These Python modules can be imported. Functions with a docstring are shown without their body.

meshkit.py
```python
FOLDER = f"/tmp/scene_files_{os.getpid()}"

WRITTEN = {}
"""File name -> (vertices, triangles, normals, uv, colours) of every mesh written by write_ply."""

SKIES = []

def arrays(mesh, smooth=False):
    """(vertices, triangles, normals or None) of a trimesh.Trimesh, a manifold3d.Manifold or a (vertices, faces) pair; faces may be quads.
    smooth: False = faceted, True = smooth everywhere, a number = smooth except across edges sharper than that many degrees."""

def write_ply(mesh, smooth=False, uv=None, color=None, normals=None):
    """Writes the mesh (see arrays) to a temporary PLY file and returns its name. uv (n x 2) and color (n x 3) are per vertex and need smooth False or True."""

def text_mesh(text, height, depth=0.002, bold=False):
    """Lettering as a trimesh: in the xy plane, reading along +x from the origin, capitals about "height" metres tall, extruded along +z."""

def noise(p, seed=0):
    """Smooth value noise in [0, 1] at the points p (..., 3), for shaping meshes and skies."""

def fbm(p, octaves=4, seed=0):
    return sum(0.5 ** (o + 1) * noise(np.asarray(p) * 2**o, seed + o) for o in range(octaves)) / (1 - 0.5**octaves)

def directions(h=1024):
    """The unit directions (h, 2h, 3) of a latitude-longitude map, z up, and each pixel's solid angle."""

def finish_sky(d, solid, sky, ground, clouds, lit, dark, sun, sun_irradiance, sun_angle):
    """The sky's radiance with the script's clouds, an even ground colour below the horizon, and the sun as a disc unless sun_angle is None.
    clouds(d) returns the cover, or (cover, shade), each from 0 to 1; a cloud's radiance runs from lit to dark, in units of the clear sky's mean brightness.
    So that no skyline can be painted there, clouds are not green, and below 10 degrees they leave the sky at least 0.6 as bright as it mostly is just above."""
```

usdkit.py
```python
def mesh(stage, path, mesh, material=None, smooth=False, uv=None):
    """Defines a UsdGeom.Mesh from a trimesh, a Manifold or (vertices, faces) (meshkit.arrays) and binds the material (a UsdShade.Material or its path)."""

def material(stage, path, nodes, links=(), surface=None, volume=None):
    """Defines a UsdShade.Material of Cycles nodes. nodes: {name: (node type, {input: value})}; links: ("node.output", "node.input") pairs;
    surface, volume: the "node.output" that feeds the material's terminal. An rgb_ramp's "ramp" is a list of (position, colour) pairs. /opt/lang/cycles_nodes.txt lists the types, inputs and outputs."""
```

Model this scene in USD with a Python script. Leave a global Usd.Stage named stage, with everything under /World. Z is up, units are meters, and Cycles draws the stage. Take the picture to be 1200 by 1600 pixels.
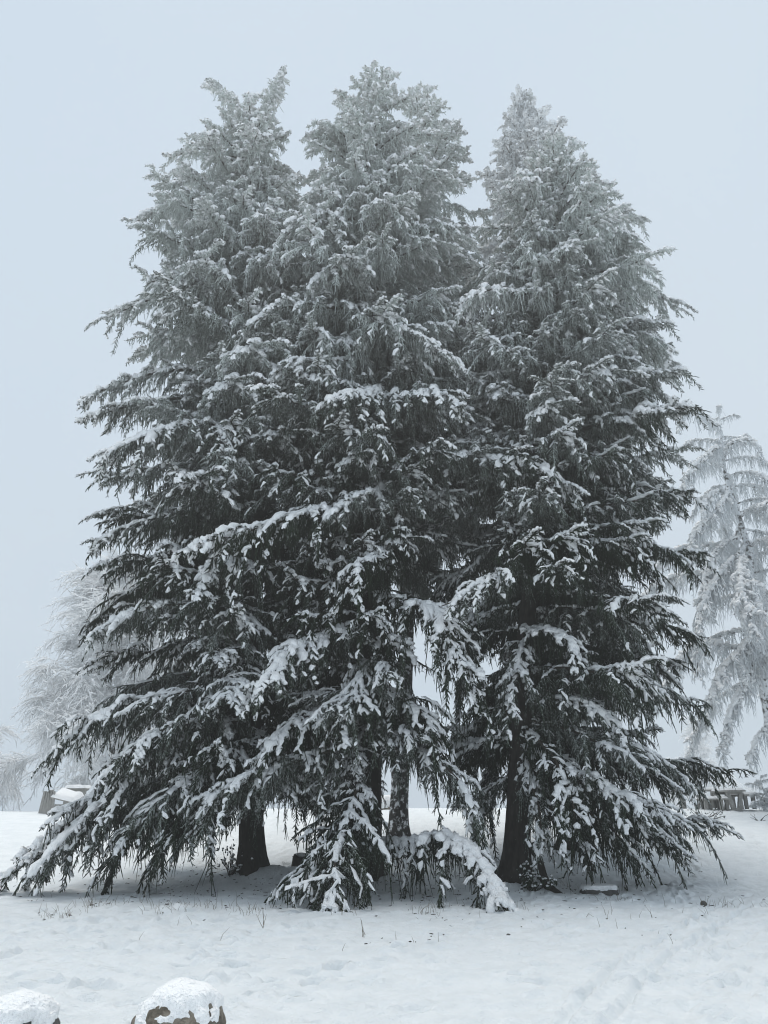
import math, numpy as np, trimesh, usdkit, meshkit
from pxr import Usd, UsdGeom, UsdLux, UsdShade, Gf, Sdf, Vt

stage = Usd.Stage.CreateInMemory()
world = UsdGeom.Xform.Define(stage, '/World')
stage.SetDefaultPrim(world.GetPrim())

# ------------------------------------------------------------------ camera, sky, light
PITCH, CAMZ, FPX = 22.0, 1.6, 1164.0
cam = UsdGeom.Camera.Define(stage, '/World/camera')
cam.AddTranslateOp().Set((0, 0, CAMZ))
cam.AddRotateXOp().Set(90 + PITCH)
cam.CreateHorizontalApertureAttr(36.0)
cam.CreateVerticalApertureAttr(48.0)
cam.CreateFocalLengthAttr(36.0 * FPX / 1200)
cam.CreateClippingRangeAttr((0.1, 2000.0))
cam.CreateExposureAttr(0.93)

SUN_EL, SUN_ROT = math.radians(78), math.radians(150)      # high, behind the camera, a little to its right
dome = UsdLux.DomeLight.Define(stage, '/World/sky')
dome.GetPrim().SetCustomDataByKey('kind', 'structure')
sky = usdkit.material(stage, '/World/Looks/overcast_sky', {
    'sky': ('sky_texture', {'sky_type': 'single_scattering', 'sun_disc': False, 'sun_elevation': SUN_EL, 'sun_rotation': SUN_ROT}),
    'tc': ('texture_coordinate', {}),
    'n': ('noise_texture', {'scale': 0.9, 'detail': 4.0, 'roughness': 0.45}),
    'cr': ('rgb_ramp', {'ramp': [(0.3, (5.4, 6.5, 7.7)), (0.7, (6.3, 7.2, 8.05))]}),
    'mx': ('mix', {'mix_type': 'mix', 'fac': 0.94}),
    'bg': ('background_shader', {'strength': 0.057})},
    [('tc.generated', 'n.vector'), ('n.fac', 'cr.fac'), ('sky.color', 'mx.color1'), ('cr.color', 'mx.color2'), ('mx.color', 'bg.color')],
    surface='bg.background')
UsdShade.MaterialBindingAPI.Apply(dome.GetPrim()).Bind(sky)
sun = UsdLux.DistantLight.Define(stage, '/World/sun')
sun.CreateIntensityAttr(0.34)
sun.CreateAngleAttr(40.0)
sun.CreateNormalizeAttr(True)
sun.CreateColorAttr((1.0, 0.955, 0.89))
sun.AddRotateZOp().Set(180 - math.degrees(SUN_ROT))
sun.AddRotateXOp().Set(-(90 - math.degrees(SUN_EL)))

# ------------------------------------------------------------------ helpers
CP, SP = math.cos(math.radians(PITCH)), math.sin(math.radians(PITCH))
def at(px, py, D):
    """The point of the place that stands D metres in front of the camera's foot and shows at a position of the photograph."""
    u, v = (px - 600) / FPX, (800 - py) / FPX
    d = np.array([u, CP - v * SP, SP + v * CP])
    return np.array([0, 0, CAMZ]) + d * (D / d[1])

taken = {}
def numbered(path):
    n = taken.get(path, 0); taken[path] = n + 1
    return path if n == 0 else f'{path}_{n:03d}'
def tag(prim, label=None, cat=None, group=None, kind=None):
    for k, v in (('label', label), ('category', cat), ('group', group), ('kind', kind)):
        if v: prim.SetCustomDataByKey(k, v)
    return prim
def obj(name, mesh, mat, parent='/World', smooth=False, kind=None, label=None):
    p = numbered(f'{parent}/{name}')
    usdkit.mesh(stage, p, mesh, M[mat], smooth)
    return tag(stage.GetPrimAtPath(p), label=label, kind=kind)
def thing(name, label, cat, loc=(0, 0, 0), rz=0, group=None):
    p = numbered(f'/World/{name}')
    x = UsdGeom.Xform.Define(stage, p)
    x.AddTranslateOp().Set(tuple(float(c) for c in loc))
    if rz: x.AddRotateZOp().Set(float(rz))
    tag(x.GetPrim(), label, cat, group)
    return p

def tubes(P, R, sides, flat=1.0, roll=None, wide=None):
    """P (N,K,3) polylines, R (N,K) radii: N closed-looking tubes as one (verts, faces). flat < 1 presses each ring's underside flat."""
    P = np.asarray(P, float); R = np.asarray(R, float)
    N, K = R.shape
    T = np.gradient(P, axis=1) if flat is None else None
    t = P[:, -1] - P[:, 0]
    t = t / (np.linalg.norm(t, axis=1, keepdims=True) + 1e-9)
    ref = np.where(np.abs(t[:, 2:3]) < 0.92, np.array([[0, 0, 1.0]]), np.array([[1.0, 0, 0]]))
    A = np.cross(t, ref); A /= np.linalg.norm(A, axis=1, keepdims=True) + 1e-9
    B = np.cross(A, t)
    ang = np.arange(sides) * 2 * math.pi / sides
    ang = ang[None] + (np.zeros((N, 1)) if roll is None else roll[:, None])
    ring = np.cos(ang)[:, :, None] * A[:, None] + np.sin(ang)[:, :, None] * B[:, None]      # N,sides,3
    off = R[:, :, None, None] * ring[:, None]
    if flat is not None and flat < 1:
        off[..., 2] = np.where(off[..., 2] < 0, off[..., 2] * flat, off[..., 2])
    if wide is not None: off[..., :2] *= np.asarray(wide)[:, None, None, None]
    V = (P[:, :, None] + off).reshape(-1, 3)
    i, k, s = np.meshgrid(np.arange(N), np.arange(K - 1), np.arange(sides), indexing='ij')
    a = (i * K + k) * sides + s; b = (i * K + k) * sides + (s + 1) % sides
    c, d = b + sides, a + sides
    F = np.stack([np.stack([a, b, c], -1), np.stack([a, c, d], -1)], -2).reshape(-1, 3)
    return V, F
def path_tube(P, R, sides=8, cap=True):
    """One tube with a proper turning frame."""
    P = np.asarray(P, float)
    t = np.gradient(P, axis=0); t /= np.linalg.norm(t, axis=1, keepdims=True) + 1e-12
    a = np.cross(t, np.where(np.abs(t[:, 2:]) < 0.9, [0, 0, 1.0], [1.0, 0, 0])); a /= np.linalg.norm(a, axis=1, keepdims=True) + 1e-12
    b, ang = np.cross(t, a), np.arange(sides) * 2 * np.pi / sides
    v = (P[:, None] + np.broadcast_to(R, (len(P),))[:, None, None] * (np.cos(ang)[None, :, None] * a[:, None] + np.sin(ang)[None, :, None] * b[:, None])).reshape(-1, 3)
    i, j = np.meshgrid(np.arange(len(P) - 1), np.arange(sides), indexing="ij")
    q = np.stack([i * sides + j, i * sides + (j + 1) % sides, (i + 1) * sides + (j + 1) % sides, (i + 1) * sides + j], -1).reshape(-1, 4)
    f = np.vstack([q[:, [0, 1, 2]], q[:, [0, 2, 3]]])
    if cap:
        n = len(v); P = np.asarray(P)
        v = np.vstack([v, P[0], P[-1]])
        s = np.arange(sides); e = (len(P) - 1) * sides
        f = np.vstack([f, np.stack([np.full(sides, n), (s + 1) % sides, s], 1), np.stack([np.full(sides, n + 1), e + s, e + (s + 1) % sides], 1)])
    return v, f
def join(parts):
    vs, fs, n = [], [], 0
    for v, f in parts:
        if len(f) == 0: continue
        vs.append(np.asarray(v)); fs.append(np.asarray(f) + n); n += len(v)
    return np.vstack(vs), np.vstack(fs)
def arr(m): return np.array(m.vertices), np.array(m.faces)
def box(x0, x1, y0, y1, z0, z1):
    m = trimesh.creation.box([x1 - x0, y1 - y0, z1 - z0]); m.apply_translation([(x0 + x1) / 2, (y0 + y1) / 2, (z0 + z1) / 2])
    return arr(m)
def smoothstep(a, b, x):
    t = np.clip((np.asarray(x, float) - a) / (b - a), 0, 1); return t * t * (3 - 2 * t)

# ------------------------------------------------------------------ materials
M = {}
def mat(name, nodes, links, surface='p.BSDF', volume=None):
    M[name] = usdkit.material(stage, '/World/Looks/' + name, nodes, links, surface=surface, volume=volume)

mat('snow', {'g': ('geometry', {}),
    'n': ('noise_texture', {'scale': 2.2, 'detail': 5.0, 'roughness': 0.6}), 'cr': ('rgb_ramp', {'ramp': [(0.3, (0.77, 0.81, 0.83)), (0.7, (0.87, 0.90, 0.915))]}),
    'n2': ('noise_texture', {'scale': 14.0, 'detail': 6.0, 'roughness': 0.72}), 'b': ('bump', {'strength': 0.9, 'distance': 0.06}),
    'p': ('principled_bsdf', {'roughness': 0.75, 'specular_ior_level': 0.25})},
    [('g.position', 'n.vector'), ('g.position', 'n2.vector'), ('n.fac', 'cr.fac'), ('cr.color', 'p.base_color'), ('n2.fac', 'b.height'), ('b.normal', 'p.normal')])
mat('bough_snow', {'g': ('geometry', {}),
    'n2': ('noise_texture', {'scale': 30.0, 'detail': 3.0, 'roughness': 0.6}), 'b': ('bump', {'strength': 1.0, 'distance': 0.04}),
    'cr': ('rgb_ramp', {'ramp': [(0.3, (0.84, 0.855, 0.865)), (0.7, (0.92, 0.925, 0.93))]}),
    'p': ('principled_bsdf', {'roughness': 0.8, 'specular_ior_level': 0.2})},
    [('g.position', 'n2.vector'), ('n2.fac', 'b.height'), ('b.normal', 'p.normal'), ('n2.fac', 'cr.fac'), ('cr.color', 'p.base_color')])

def needle_mat(name, dark, green, frost_haze, f_lo, f_hi, z_lo, z_hi):
    # needles: dark green twigs, rimed in specks; spruces pale towards the tops, part hoarfrost, part fog painted into the colour
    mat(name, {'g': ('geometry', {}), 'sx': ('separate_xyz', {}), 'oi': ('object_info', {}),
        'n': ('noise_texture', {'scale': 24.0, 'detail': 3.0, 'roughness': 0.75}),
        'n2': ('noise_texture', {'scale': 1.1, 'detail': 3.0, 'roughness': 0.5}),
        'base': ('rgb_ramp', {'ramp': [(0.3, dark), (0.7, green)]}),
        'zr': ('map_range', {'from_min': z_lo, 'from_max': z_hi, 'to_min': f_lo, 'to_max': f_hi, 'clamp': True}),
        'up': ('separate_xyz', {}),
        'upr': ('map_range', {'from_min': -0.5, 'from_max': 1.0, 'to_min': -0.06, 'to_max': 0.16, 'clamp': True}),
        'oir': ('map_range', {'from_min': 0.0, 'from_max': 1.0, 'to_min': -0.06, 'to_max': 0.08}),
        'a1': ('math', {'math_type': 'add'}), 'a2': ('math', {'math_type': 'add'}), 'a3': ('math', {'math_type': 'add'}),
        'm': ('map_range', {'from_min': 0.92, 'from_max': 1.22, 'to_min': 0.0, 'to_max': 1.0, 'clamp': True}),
        'mx': ('mix', {'mix_type': 'mix', 'color2': frost_haze}),
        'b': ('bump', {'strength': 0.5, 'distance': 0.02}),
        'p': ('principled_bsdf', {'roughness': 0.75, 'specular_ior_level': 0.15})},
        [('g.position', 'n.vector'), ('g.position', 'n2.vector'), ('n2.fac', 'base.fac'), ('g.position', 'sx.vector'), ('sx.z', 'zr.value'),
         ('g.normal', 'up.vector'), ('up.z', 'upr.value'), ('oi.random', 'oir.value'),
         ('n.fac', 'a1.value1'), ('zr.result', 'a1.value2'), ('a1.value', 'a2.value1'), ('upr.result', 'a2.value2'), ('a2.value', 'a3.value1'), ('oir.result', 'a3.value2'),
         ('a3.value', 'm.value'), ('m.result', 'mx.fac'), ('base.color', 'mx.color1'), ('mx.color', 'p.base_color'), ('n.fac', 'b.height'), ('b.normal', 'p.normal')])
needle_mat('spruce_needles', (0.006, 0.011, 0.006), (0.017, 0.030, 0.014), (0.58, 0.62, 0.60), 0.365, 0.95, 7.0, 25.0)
needle_mat('pale_needles', (0.03, 0.035, 0.032), (0.06, 0.065, 0.06), (0.76, 0.78, 0.79), 0.62, 1.02, 12.0, 26.0)  # far crown: rime plus fog fading painted into the needle colour
needle_mat('rimed_needles', (0.05, 0.055, 0.055), (0.08, 0.085, 0.085), (0.72, 0.75, 0.77), 0.72, 0.84, 2.0, 16.0)
needle_mat('rimed_twigs', (0.66, 0.66, 0.68), (0.78, 0.78, 0.80), (0.90, 0.91, 0.92), 0.78, 0.92, 0.0, 10.0)

def bark(name, c0, c1, snow_lo=None):
    nodes = {'g': ('geometry', {}), 'mp': ('mapping', {'scale': (9.0, 9.0, 2.4)}), 'n': ('noise_texture', {'scale': 1.6, 'detail': 6.0, 'roughness': 0.7}),
             'cr': ('rgb_ramp', {'ramp': [(0.35, c0), (0.68, c1)]}), 'b': ('bump', {'strength': 0.9, 'distance': 0.05}),
             'p': ('principled_bsdf', {'roughness': 0.9, 'specular_ior_level': 0.15})}
    links = [('g.position', 'mp.vector'), ('mp.vector', 'n.vector'), ('n.fac', 'cr.fac'), ('n.fac', 'b.height'), ('b.normal', 'p.normal')]
    if snow_lo is None: links.append(('cr.color', 'p.base_color'))
    else:                                                          # snow blown onto the bark and stuck in its cracks
        nodes |= {'n3': ('noise_texture', {'scale': 5.0, 'detail': 6.0, 'roughness': 0.7}), 'm': ('map_range', {'from_min': snow_lo, 'from_max': snow_lo + 0.06, 'clamp': True}),
                  'mx': ('mix', {'mix_type': 'mix', 'color2': (0.75, 0.77, 0.79)})}
        links += [('g.position', 'n3.vector'), ('n3.fac', 'm.value'), ('m.result', 'mx.fac'), ('cr.color', 'mx.color1'), ('mx.color', 'p.base_color')]
    mat(name, nodes, links)
bark('spruce_bark', (0.014, 0.0125, 0.011), (0.062, 0.055, 0.049), 0.665)
bark('snowy_bark', (0.02, 0.019, 0.018), (0.07, 0.065, 0.06), 0.52)
bark('rimed_bark', (0.06, 0.058, 0.055), (0.14, 0.135, 0.13), 0.43)
bark('twig_wood', (0.03, 0.026, 0.022), (0.07, 0.06, 0.05))
bark('dry_stalk', (0.10, 0.085, 0.06), (0.20, 0.17, 0.12))
bark('weathered_wood', (0.25, 0.245, 0.23), (0.40, 0.39, 0.37))
mat('stone', {'g': ('geometry', {}), 'n': ('noise_texture', {'scale': 7.0, 'detail': 7.0, 'roughness': 0.7}),
    'cr': ('rgb_ramp', {'ramp': [(0.36, (0.03, 0.027, 0.022)), (0.5, (0.15, 0.13, 0.10)), (0.64, (0.32, 0.29, 0.24))]}),
    'b': ('bump', {'strength': 1.0, 'distance': 0.12}), 'p': ('principled_bsdf', {'roughness': 0.9})},
    [('g.position', 'n.vector'), ('n.fac', 'cr.fac'), ('cr.color', 'p.base_color'), ('n.fac', 'b.height'), ('b.normal', 'p.normal')])
mat('dark_stone', {'g': ('geometry', {}), 'n': ('noise_texture', {'scale': 9.0, 'detail': 6.0, 'roughness': 0.7}),
    'cr': ('rgb_ramp', {'ramp': [(0.3, (0.03, 0.03, 0.03)), (0.7, (0.10, 0.10, 0.095))]}),
    'b': ('bump', {'strength': 0.9, 'distance': 0.04}), 'p': ('principled_bsdf', {'roughness': 0.9})},
    [('g.position', 'n.vector'), ('n.fac', 'cr.fac'), ('cr.color', 'p.base_color'), ('n.fac', 'b.height'), ('b.normal', 'p.normal')])
mat('haze_air', {'v': ('principled_volume', {'color': (1.0, 0.985, 0.94), 'density': 0.0031, 'anisotropy': 0.35})}, [], surface=None, volume='v.volume')

# ------------------------------------------------------------------ ground
rng = np.random.default_rng(7)
TREES = {                                                          # base and top of each trunk, as (pixel, pixel, distance)
    'left': ((392, 1378, 19.6), (385, 168, 19.4)),
    'centre': ((573, 1368, 19.2), (588, 124, 19.0)),
    'centre_back': ((621, 1318, 25.0), (660, 150, 23.6)),
    'right': ((808, 1392, 18.2), (868, 232, 18.8)),
    'right_back': ((900, 1340, 23.2), (820, 152, 24.6)),
}
TB = {k: (at(*a), at(*b)) for k, (a, b) in TREES.items()}

def swell(x, y):
    """The lie of the land: level in front, a gentle slope up past the trees to a flat crest, then away down."""
    z = 1.78 * smoothstep(16.5, 35, y) - 0.02 * np.clip(-x, 0, 30) * smoothstep(10, 20, y) * 0.3
    z = z - 2.0 * smoothstep(42, 110, y)
    z = z + 0.10 * (meshkit.fbm(np.stack([x / 5, y / 5, 0 * x], -1), 3, 3) - 0.5) * smoothstep(3, 9, np.abs(y))
    return z
def track_centre(y): return 1.35 + 0.50 * (y - 7.2) + 0.012 * (y - 7.2) ** 2 + 0.06 * np.sin(y * 1.1)
prints = []
for _ in range(420):
    zone = rng.random()
    if zone < 0.45: x, y = rng.normal(-3.2, 1.6), rng.uniform(6.3, 15)
    elif zone < 0.8: x, y = rng.normal(4.6, 1.5), rng.uniform(6.6, 19)
    else: x, y = rng.uniform(-6, 8), rng.uniform(6.3, 13)
    prints.append((x, y, rng.uniform(-0.6, 0.6) + 0.5, rng.uniform(0.07, 0.11), rng.uniform(0.12, 0.19), rng.uniform(0.02, 0.06)))
for x0, y0, dx, dy, n in ((-5.4, 9.6, 0.42, -0.5, 9), (-2.2, 6.4, 0.35, 0.62, 12), (5.5, 16, 0.3, 0.65, 22), (3.4, 8, 0.2, 0.7, 16), (7.5, 14, 0.25, 0.7, 20), (-6, 16, 0.4, 0.62, 18)):
    for k in range(n):
        s = (k % 2 - 0.5) * 0.26
        prints.append((x0 + dx * k - dy * s, y0 + dy * k + dx * s, math.atan2(dy, dx), 0.075, 0.17, 0.07))
ROCKS_ON_GROUND = []
def ground_z(x, y):
    x, y = np.asarray(x, float), np.asarray(y, float)
    z = swell(x, y)
    near = smoothstep(60, 25, y)
    q = np.stack([x, y, 0 * x], -1)
    z = z + near * 0.07 * (meshkit.fbm(q * [1.6, 2.6, 1], 4, 11) - 0.5)
    z = z + near * 0.075 * (meshkit.fbm(q * [3.6, 7.5, 1], 3, 19) - 0.5)
    z = z + near * 0.045 * (meshkit.noise(q * [11, 18, 1], 23) - 0.5)
    for (b, t) in TB.values():                                     # snow heaped round the stems
        r2 = (x - b[0]) ** 2 + (y - b[1]) ** 2
        z = z + 0.20 * np.exp(-r2 / 0.75)
    for px, py, D, h, w in ((440, 1390, 19.3, 0.16, 0.2), (470, 1372, 20.2, 0.14, 0.35), (415, 1400, 19.2, 0.08, 0.3)):
        c = at(px, py, D); z = z + h * np.exp(-((x - c[0]) ** 2 + (y - c[1]) ** 2) / w)
    return z
def ground_full(x, y):
    z = ground_z(x, y)
    for px, py, a, w, l, d in prints:
        m = (np.abs(x - px) < 0.6) & (np.abs(y - py) < 0.6)
        if not m.any(): continue
        dx, dy = x[m] - px, y[m] - py
        u, v = (dx * math.cos(a) + dy * math.sin(a)) / l, (-dx * math.sin(a) + dy * math.cos(a)) / w
        r = u * u + v * v
        z[m] += -1.7 * d * np.exp(-r * r * 1.1) + 0.6 * d * np.exp(-((np.sqrt(r) - 1.5) ** 2) * 4)
    w = smoothstep(6, 7.5, y) * smoothstep(20, 14.5, y)                # sledge runners
    for off, dep, wid in ((0, 0.07, 0.045), (0.42, 0.07, 0.045), (1.0, 0.03, 0.07), (1.9, 0.06, 0.045), (2.35, 0.06, 0.045)):
        d = x - track_centre(y) - off * (1 + 0.04 * (y - 8))
        z += w * (-dep * np.exp(-(d / wid) ** 2) + 0.4 * dep * np.exp(-((np.abs(d) - 2.0 * wid) / (wid * 0.8)) ** 2))
    d = x - track_centre(y) - 0.21
    return z
def graded(fine0, fine1, step, lo, hi, grow=1.06):
    c = list(np.arange(fine0, fine1, step))
    s = step
    while c[-1] < hi: s *= grow; c.append(min(c[-1] + s, hi))
    s = step; low = [fine0]
    while low[-1] > lo: s *= grow; low.append(max(low[-1] - s, lo))
    return np.array(low[:0:-1] + c)
gx = graded(-5.5, 8.0, 0.042, -112, 112, 1.035)
gy = graded(6.0, 13.5, 0.035, -26, 128, 1.018)
X, Y = np.meshgrid(gx, gy)
Z = ground_full(X, Y)
nx, ny = len(gx), len(gy)
idx = np.arange(nx * ny).reshape(ny, nx)
quads = np.stack([idx[:-1, :-1], idx[:-1, 1:], idx[1:, 1:], idx[1:, :-1]], -1).reshape(-1, 4)
g = obj('snowy_ground', (np.stack([X, Y, Z], -1).reshape(-1, 3), quads), 'snow', smooth=True)
tag(g, 'snow covered meadow rising to a low crest behind the trees', 'ground', kind='structure')
def gz(x, y): return float(ground_z(np.array([x]), np.array([y]))[0])

hz = trimesh.creation.box([232, 164, 37]); hz.apply_translation([0, 52, 15.0])
h = obj('haze', arr(hz), 'haze_air'); tag(h, 'pale winter fog hanging between the trees and the crest', 'haze', kind='stuff')

# ------------------------------------------------------------------ spruce boughs
def curve_eval(C, t):
    """C: (n,3) polyline evenly parametrised; smooth positions at t and tangents."""
    n = len(C) - 1
    x = np.linspace(0, 1, n + 1)
    p = np.stack([np.interp(t, x, C[:, k]) for k in range(3)], -1)
    e = 0.02
    a = np.stack([np.interp(np.clip(t - e, 0, 1), x, C[:, k]) for k in range(3)], -1)
    b = np.stack([np.interp(np.clip(t + e, 0, 1), x, C[:, k]) for k in range(3)], -1)
    d = b - a
    return p, d / (np.linalg.norm(d, axis=-1, keepdims=True) + 1e-9)
def unit(v): return v / (np.linalg.norm(v, axis=-1, keepdims=True) + 1e-9)

def make_bough(C, seed, snow=0.6, width=0.24, droop=0.6, curtain=1.0, bare=0.12, size=1.0, spacing=0.13, rod=None, comb=1.0):
    """C: polyline of the bough's axis from the stem outward. Returns its stem, foliage and snow as (verts, faces)."""
    r = np.random.default_rng(seed)
    seg = np.linalg.norm(np.diff(C, axis=0), axis=1); L = seg.sum()
    # resample evenly
    cum = np.concatenate([[0], np.cumsum(seg)]) / L
    tt = np.linspace(0, 1, 25)
    C = np.stack([np.interp(tt, cum, C[:, k]) for k in range(3)], -1)
    wob = np.stack([np.interp(tt, np.linspace(0, 1, 7), r.normal(0, 0.012 * L, 7)) for _ in range(3)], -1) * (tt * (1 - 0.4 * tt))[:, None]
    C = C + wob
    rad = (0.012 + 0.0095 * L) * (1 - tt) ** 0.8 + 0.008
    stem = path_tube(C, rad if rod is None else rad * rod, 6)
    W = width * L
    # laterals
    n2 = max(8, int(L * (1 - bare) / spacing))
    t2 = bare + (1 - bare) * (np.arange(n2) + r.uniform(-0.4, 0.4, n2)) / n2
    t2 = np.clip(t2, 0.02, 0.995); t2[-1] = 0.97
    side = np.where(np.arange(n2) % 2 == 0, 1.0, -1.0)
    p2, T = curve_eval(C, t2)
    S = unit(np.cross(T, np.array([0, 0, 1.0])) + 1e-4)
    prof = np.interp(t2, [0, bare, 0.3, 0.55, 0.8, 1.0], [0.3, 0.5, 0.9, 1.0, 0.9, 0.55])
    len2 = np.maximum(W * prof * r.uniform(0.45, 1.15, n2) * np.where(r.random(n2) < 0.12, 1.4, 1.0), 0.22 * size)
    a = np.radians(r.normal(56, 11, n2) - 24 * t2)
    d2 = unit(T * np.cos(a)[:, None] + S * (np.sin(a) * side)[:, None] + np.stack([0 * a, 0 * a, r.normal(0.10, 0.27, n2)], -1))
    dr = droop * r.uniform(0.4, 1.6, n2) * (0.45 + 0.55 * len2 / max(W, 1e-6))
    K = 6
    s = np.linspace(0, 1, K)
    P2 = p2[:, None] + d2[:, None] * (len2[:, None, None] * (s - 0.22 * s ** 2 * np.minimum(dr, 1)[:, None])[..., None])
    P2[..., 2] -= (dr * len2)[:, None] * s ** 2 * 0.9
    P2 += np.cumsum(r.normal(0, 0.02, P2.shape), 1) * len2[:, None, None]
    fol, snw = [], []
    R2 = 0.016 * size * np.array([0.9, 1, 1, 1, 0.9, 0.3])[None] * r.uniform(0.8, 1.25, (n2, 1))
    fol.append(tubes(P2, R2, 4, roll=r.uniform(0, 3, n2)))
    # fingers along the laterals, alternately left and right; the axis bears some too
    per = np.maximum(5, (len2 / (0.036 * size)).astype(int))
    own = np.repeat(np.arange(n2), per)
    k_in = np.concatenate([np.arange(m) for m in per]); N = len(own)
    s3 = np.clip((k_in + r.uniform(0.1, 0.9, N)) / per[own], 0.04, 0.99)
    fi = s3 * (K - 1); i0 = np.minimum(fi.astype(int), K - 2); f = (fi - i0)[:, None]
    p3 = P2[own, i0] * (1 - f) + P2[own, i0 + 1] * f
    t3 = unit(P2[own, i0 + 1] - P2[own, i0])
    sg3 = np.where((k_in % 2) == 0, 1.0, -1.0) * np.where(r.random(N) < 0.15, -1, 1)
    sd3 = unit(np.cross(t3, np.array([0, 0, 1.0])) + 1e-4) * sg3[:, None]
    hang = r.random(N) ** 1.4
    dir3 = unit(t3 * r.uniform(0.5, 1.0, (N, 1)) + sd3 * r.uniform(0.35, 1.0, (N, 1)) + np.array([0, 0, -1.0]) * ((hang[:, None] * 0.95 - 0.12) * (1 - 0.55 * t2[own][:, None])))
    len3 = size * r.uniform(0.07, 0.185, N) * np.interp(s3, [0, 0.5, 1], [0.9, 1.0, 0.7]) * np.clip(len2[own] / (0.5 * size), 0.6, 1.15)
    k3 = np.array([0, 0.6, 1.0])
    P3 = p3[:, None] + dir3[:, None] * (len3[:, None] * k3)[..., None]
    P3[..., 2] -= len3[:, None] * k3 ** 2 * r.uniform(0.08, 0.5, (N, 1))
    R3 = size * np.stack([r.uniform(0.009, 0.013, N), r.uniform(0.012, 0.017, N), np.full(N, 0.005)], 1)
    fol.append(tubes(P3, R3, 3, roll=r.uniform(0, 3, N)))
    # tips on the fingers
    m = int(N * 1.05); o4 = r.integers(0, N, m); s4 = r.uniform(0.15, 0.95, m)
    f4 = s4 * 2; i4 = np.minimum(f4.astype(int), 1); q4 = (f4 - i4)[:, None]
    p4 = P3[o4, i4] * (1 - q4) + P3[o4, i4 + 1] * q4
    d4 = unit(dir3[o4] + unit(r.normal(0, 1, (m, 3))) * 0.85 - [0, 0, 0.25]); l4 = size * r.uniform(0.035, 0.085, m)
    fol.append(tubes(p4[:, None] + d4[:, None] * (l4[:, None] * np.array([0, 1.0]))[..., None], size * np.stack([r.uniform(0.011, 0.016, m), np.full(m, 0.004)], 1), 3))
    # hanging combs of thin twigs
    nh = int(N * 0.58 * curtain)
    if nh:
        pool = np.where(t2[own] * (0.6 + 0.4 * s3) < 0.84)[0]; pool = pool if len(pool) else np.arange(N)
        o = pool[r.integers(0, len(pool), nh)]
        on_axis = r.random(nh) < 0.25
        ta = r.uniform(bare * 0.6, 0.85, nh); pa, _ = curve_eval(C, ta)
        ph = np.where(on_axis[:, None], pa, p3[o])
        lh = comb * size * r.uniform(0.16, 0.78, nh) * np.interp(t2[own[o]], [0, 0.5, 1], [1.1, 1.0, 0.25])
        kh = np.array([0, 0.35, 0.75, 1.0])
        sway = r.normal(0, 0.17, (nh, 2))
        Ph = np.repeat(ph[:, None], 4, 1)
        Ph[..., 0] += lh[:, None] * kh * sway[:, :1]; Ph[..., 1] += lh[:, None] * kh * sway[:, 1:]
        Ph[..., 2] -= lh[:, None] * kh
        Rh = size * r.uniform(0.006, 0.0115, (nh, 1)) * np.array([[0.9, 1.15, 1.0, 0.3]])
        fol.append(tubes(Ph, Rh, 3, roll=r.uniform(0, 3, nh)))
        m = int(nh * 1.2); o2 = r.integers(0, nh, m); sk = r.uniform(0.1, 0.9, m)
        pk = ph[o2].copy(); pk[:, 0] += lh[o2] * sk * sway[o2, 0]; pk[:, 1] += lh[o2] * sk * sway[o2, 1]; pk[:, 2] -= lh[o2] * sk
        dk = unit(np.stack([r.normal(0, 1, m), r.normal(0, 1, m), np.full(m, -1.3)], -1)); lk = size * r.uniform(0.05, 0.11, m)
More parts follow.
